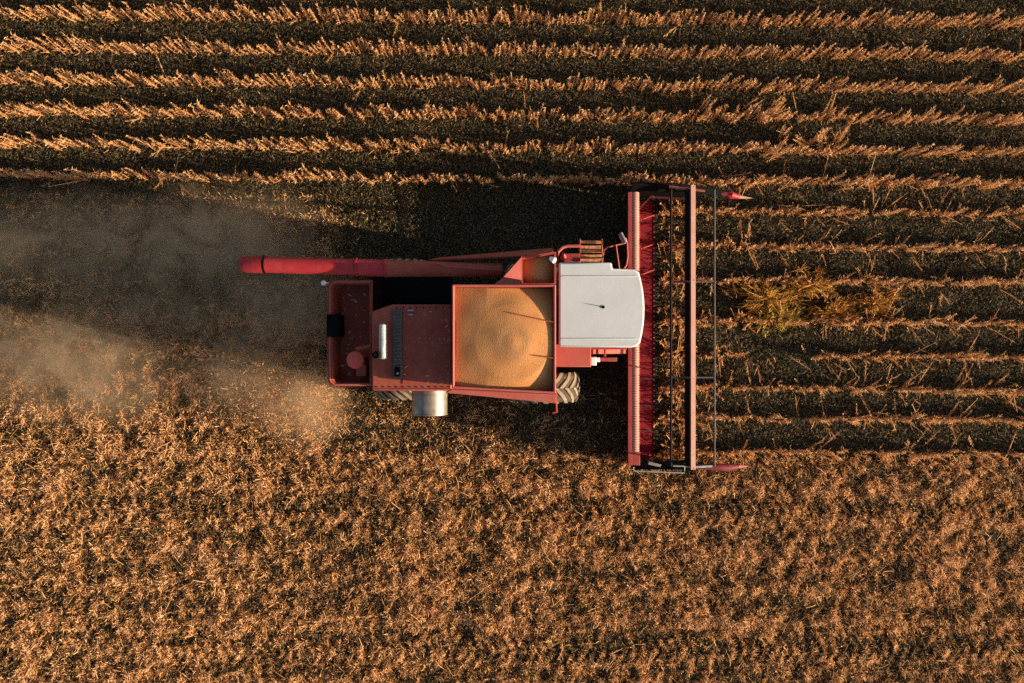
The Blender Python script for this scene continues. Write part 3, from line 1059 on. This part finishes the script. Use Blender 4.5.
# --- header
YT, YB = W(0, 191, 1.3).y, W(0, 466, 1.3).y
X = lambda px, z: W(px, 0, z).x
bm = BM()   # back frame: sheet, top lip
plate(bm, [(X(628, 1.22), YB, 1.22), (X(632.5, 1.22), YB, 1.22), (X(632.5, 1.22), YT, 1.22), (X(628, 1.22), YT, 1.22)], 0.05)
plate(bm, [(X(628.8, 1.3), YB, 1.169), (X(628.8, 1.3), YT, 1.169), (X(633, 0.3), YT, 0.2), (X(633, 0.3), YB, 0.2)], 0.03)
header = build('header', bm, M['red'], comb, 0.008)
bm = BM()   # ribbed rail
xr = X(636.3, 1.3)
ys = np.arange(YB + 0.28, YT - 0.02, 0.052)
pts, rs = [], []
for y in ys:
    for dy, r_ in ((0, 0.082), (0.036, 0.082), (0.039, 0.062), (0.049, 0.062)):
        pts.append((xr, y + dy, 1.155)); rs.append(r_)
tube(bm, pts, rs, 14)
build('ribbed_rail', bm, M['rail_pink'], header, 0, 20)
bm = BM()
box(bm, X(632.8, 1.21), X(640, 1.21), YB, YB + 0.27, 1.05, 1.21)
build('rail_end_plate', bm, M['red'], header, 0.008)
bm = BM()   # table: curved trough to the knife
prof = [(X(633.4, .8), 0.78), (X(637.5, .4), 0.34), (X(640.5, .2), 0.165), (X(646, .16), 0.150), (X(653, .15), 0.140)]
vt = [[bm.verts.new((x, y, z)) for y in (YB, YT)] for x, z in prof]
vb = [[bm.verts.new((x, y, z - 0.03)) for y in (YB, YT)] for x, z in prof]
for k in range(len(prof) - 1):
    bm.faces.new((vt[k][0], vt[k + 1][0], vt[k + 1][1], vt[k][1]))
    bm.faces.new((vb[k][0], vb[k][1], vb[k + 1][1], vb[k + 1][0]))
    for e in (0, 1):
        bm.faces.new((vt[k][e], vb[k][e], vb[k + 1][e], vt[k + 1][e]))
bm.faces.new((vt[0][0], vt[0][1], vb[0][1], vb[0][0])); bm.faces.new((vt[-1][0], vt[-1][1], vb[-1][1], vb[-1][0]))
build('header_table', bm, M['table_red'], header)
bm = BM()   # knife bar with guards
xk = X(653.2, 0.14)
box(bm, xk, xk + 0.05, YB, YT, 0.09, 0.15)
y = YB + 0.04
while y < YT:
    plate(bm, [(xk + 0.045, y - 0.014, 0.145), (xk + 0.13, y - 0.003, 0.10), (xk + 0.13, y + 0.003, 0.10), (xk + 0.045, y + 0.014, 0.145)], 0.02)
    y += 0.0762
build('cutter_bar', bm, M['dark'], header)
bm = BM()
y = YB + 0.08
while y < YT - 0.02:
    tube(bm, [(xk + 0.015, y, 0.149), (xk + 0.015, y, 0.165)], 0.016, 6)
    y += 0.115
build('bolt_row', bm, M['salmon'], header)
for py in (217, 246, 272, 375, 402, 428):      # slim rods added across the table
    bm = BM()
    tube(bm, [W(640.5, py + 3, 0.62), W(654, py - 2 if py < 341 else py + 4, 0.2)], 0.012, 6)
    build('table_rod', bm, M['red'] if py < 341 else M['dark'], header)
# end shields and crop dividers
bm = BM()
plate(bm, [W(630, 190.5, 1.0), W(633, 182.0, 1.12), W(672, 183.0, 1.12), W(676, 190.5, 0.9)], 0.04)
pbox(bm, 631, 690, 188.5, 190.5, 0.1, 0.9)
plate(bm, [W(672, 184, 1.1), W(676, 190.5, 0.9), W(732, 198, 0.5), W(730, 192.5, 0.55)], 0.05)
build('end_shield', bm, M['black'], header, 0.006)
bm = BM()
pbox(bm, 634, 690, 467.5, 469.5, 0.1, 0.85)
plate(bm, [W(636, 463.5, 0.8), W(690, 460, 0.8), W(690, 470, 0.9), W(636, 469.5, 0.9)], 0.04)
build('end_shield', bm, M['black'], header, 0.006)
def cone(points, radii, mi=0, seg=14):
    tube(bm, points, radii, seg, True, mi)
bm = BM()
cone([W(698, 191.5, 0.66), W(716, 193.2, 0.58), W(727, 194.4, 0.55)], [0.03, 0.05, 0.06], 2)
cone([W(727, 194.6, 0.55), W(731, 195.2, 0.55), W(739, 197.0, 0.5)], [0.06, 0.085, 0.045])
cone([W(739, 197.0, 0.5), W(752, 198.2, 0.42)], [0.042, 0.006], 1)
build('crop_divider', bm, [M['crimson'], M['bat_pink'], M['divider']], header)
bm = BM()
cone([W(690, 466.5, 0.7), W(715, 467.0, 0.66), W(728, 467.6, 0.6), W(738, 466.8, 0.5)], [0.04, 0.075, 0.085, 0.045])
cone([W(738, 466.8, 0.5), W(748, 466.0, 0.42)], [0.042, 0.006], 1)
build('crop_divider', bm, [M['divider'], M['salmon']], header)
bm = BM()   # bright steel frame at the lower end
tube(bm, [W(633.5, 467, 1.0), W(633.5, 471, 1.0), W(684.5, 472.8, 1.0), W(684.5, 463.5, 1.0)], 0.016, 8)
plate(bm, [W(649, 461.5, 0.95), W(661, 464.5, 0.97), W(660, 467, 0.97), W(648, 464.3, 0.95)], 0.02)
plate(bm, [W(673, 463.8, 1.0), W(690, 464.0, 1.0), W(690, 467, 1.0), W(673, 466.6, 1.0)], 0.02)
plate(bm, [W(693, 466.2, 1.05), W(712, 465.0, 1.0), W(712, 467, 1.0), W(693, 468.2, 1.05)], 0.02)
build('reel_support', bm, M['zinc'], header, 0.003)
bm = BM()   # support at the upper end
plate(bm, [W(669, 185.6, 1.2), W(705, 190.4, 1.25), W(704.5, 192.2, 1.25), W(669, 188.0, 1.2)], 0.03)
tube(bm, [W(640, 208, 1.0), W(651.5, 196, 1.05), W(653, 196.4, 1.05)], 0.014, 8)
tube(bm, [W(652, 196.5, 1.05), W(654, 197.5, 1.08)], 0.03, 10)
tube(bm, [W(651, 197, 1.0), W(690, 199, 1.2)], 0.022, 8)
build('reel_support', bm, M['salmon'], header, 0.003)

# reel
YR0, YR1 = W(0, 466.5, 1.25).y, W(0, 189, 1.25).y
xa, za = 3.612, 1.22
bm = BM()
tube(bm, [(xa, YR0, za), (xa, YR1, za)], 0.078, 16)
reel = build('reel', bm, M['black'], comb)
bats = [(3.602, 1.64, 'top'), (X(714.5, 1.2), 1.2, 'f'), (3.64, 0.80, 'b'), (X(671, 1.2), 1.2, 'r')]
for bx, bz, kk in bats:
    bm = BM()
    if kk == 'top':
        plate(bm, [(bx - 0.048, YR0, bz + 0.016), (bx + 0.048, YR0, bz - 0.016), (bx + 0.048, YR1, bz - 0.016), (bx - 0.048, YR1, bz + 0.016)], 0.022)
    else:
        tube(bm, [(bx, YR0, bz), (bx, YR1, bz)], 0.020 if kk == 'f' else 0.026, 8)
    y = YR0 + 0.07
    while y < YR1 and kk in 'fr':
        tube(bm, [(bx + 0.002, y, bz - 0.02), (bx - 0.02, y, bz - 0.11)], 0.003, 4)
        y += 0.31
    build('reel_bat', bm, M['bat_pink'] if kk == 'top' else (M['greyband'] if kk == 'f' else M['dark']), reel)
for py in (190.5, 281.5, 377.5, 465):
    bm = BM()
    y = W(0, py, 1.25).y
    for bx, bz, kk in bats:
        tube(bm, [(xa, y, za), (bx, y, bz)], 0.018, 6)
    tube(bm, [(xa, y - 0.02, za), (xa, y + 0.02, za)], 0.085, 16)
    build('reel_spider', bm, M['dark'] if py in (190.5, 465) else M['greyband'], reel)


# ------------------------------------------------------------------ dust thrown up behind the machine
def make_dust():
    bm = BM()
    a, b = W(-120, 476, 0), W(385, 168, 0)
    box(bm, a.x, b.x, a.y, b.y, 0.02, 1.75)
    k = N('dust_volume')
    k.t.nodes.remove(k.b)
    vol = k.n('ShaderNodeVolumePrincipled')
    vol.inputs['Color'].default_value = (0.78, 0.60, 0.40, 1)
    vol.inputs['Anisotropy'].default_value = 0.25
    geo = k.n('ShaderNodeNewGeometry')
    pos = geo.outputs['Position']
    wn = k.noise(1.15, 5, 0.62, pos)
    wn.inputs['Distortion'].default_value = 1.1
    cl = k.ramp(wn.outputs['Fac'], [(0.40, (0, 0, 0)), (0.66, (1, 1, 1))])
    total = None

    def math_(op, p, q=None, clamp=False):
        x = k.n('ShaderNodeMath', operation=op)
        x.use_clamp = clamp
        for s, v in ((x.inputs[0], p), (x.inputs[1], q)):
            if v is None: continue
            if hasattr(v, 'links'): k.l(v, s)
            else: s.default_value = v
        return x.outputs[0]
    blobs = [((303, 400, .40), (0.9, 0.85, .55), 1.5), ((245, 372, .40), (1.1, .8, .5), 1.2), ((90, 372, .35), (1.7, 1.0, .45), 1.4), ((15, 350, .3), (1.7, 1.1, .4), 1.0),
             ((215, 238, .45), (1.9, .9, .55), 1.9), ((70, 242, .45), (2.1, .95, .5), 1.4), ((290, 305, .45), (1.2, .95, .6), 1.6), ((150, 300, .35), (2.3, 1.0, .45), 1.0)]
    for (px, py, z), (sx, sy, sz), amp in blobs:
        c = W(px, py, z)
        mp = k.n('ShaderNodeVectorMath', operation='SUBTRACT'); k.l(pos, mp.inputs[0]); mp.inputs[1].default_value = c
        dv = k.n('ShaderNodeVectorMath', operation='DIVIDE'); k.l(mp.outputs[0], dv.inputs[0]); dv.inputs[1].default_value = (sx, sy, sz)
        ln = k.n('ShaderNodeVectorMath', operation='LENGTH'); k.l(dv.outputs[0], ln.inputs[0])
        f = math_('SUBTRACT', 1.0, math_('MULTIPLY', ln.outputs['Value'], 0.62), True)
        f = math_('MULTIPLY', math_('MULTIPLY', f, f), amp)
        total = f if total is None else math_('ADD', total, f)
    d = math_('MULTIPLY', total, math_('ADD', math_('MULTIPLY', cl.outputs['Color'], 0.85), 0.15))
    d = math_('MULTIPLY', d, DUST)
    k.l(d, vol.inputs['Density'])
    k.l(vol.outputs['Volume'], k.out.inputs['Volume'])
    o = build('dust_cloud', bm, k.m, None, 0, 0)
    tag(o, 'thin tan dust cloud drifting behind the harvester', 'dust', kind='stuff')


DUST = 2.3
make_dust()

# ------------------------------------------------------------------ light, sky, camera
w = bpy.data.worlds.new('World')
scene.world = w
w.use_nodes = True
nt = w.node_tree
sky = nt.nodes.new('ShaderNodeTexSky')
sky.sky_type = 'NISHITA'
sky.sun_disc = False
sky.ozone_density = 1.0
sky.dust_density = 1.5
sky.sun_elevation = R(SUN_EL)
sky.sun_rotation = R(90 - SUN_AZ)
nt.links.new(sky.outputs['Color'], nt.nodes['Background'].inputs['Color'])
nt.nodes['Background'].inputs['Strength'].default_value = 0.085

sd = bpy.data.lights.new('sun', 'SUN')
sd.energy = 5.0
sd.angle = R(0.5)
sd.color = (1.0, 0.82, 0.60)
so = bpy.data.objects.new('sun', sd)
COL.objects.link(so)
d = Vector((math.cos(R(SUN_AZ)) * math.cos(R(SUN_EL)), math.sin(R(SUN_AZ)) * math.cos(R(SUN_EL)), math.sin(R(SUN_EL))))
so.rotation_euler = d.to_track_quat('Z', 'Y').to_euler()
so.location = d * 30

cam = bpy.data.cameras.new('camera')
cam.sensor_width = 36
cam.lens = 36 * H / (1024 / S)
cam.clip_end = 1500
co = bpy.data.objects.new('camera', cam)
co.location = (0, 0, H)
COL.objects.link(co)
scene.camera = co

scene.view_settings.view_transform = 'Standard'
scene.view_settings.look = 'None'
scene.view_settings.exposure = 1.1
scene.view_settings.gamma = 1.0
scene.view_settings.use_curve_mapping = False
scene.cycles.use_denoising = False
scene.cycles.volume_step_rate = 1.5
scene.cycles.volume_bounces = 1
scene.cycles.max_bounces = 6
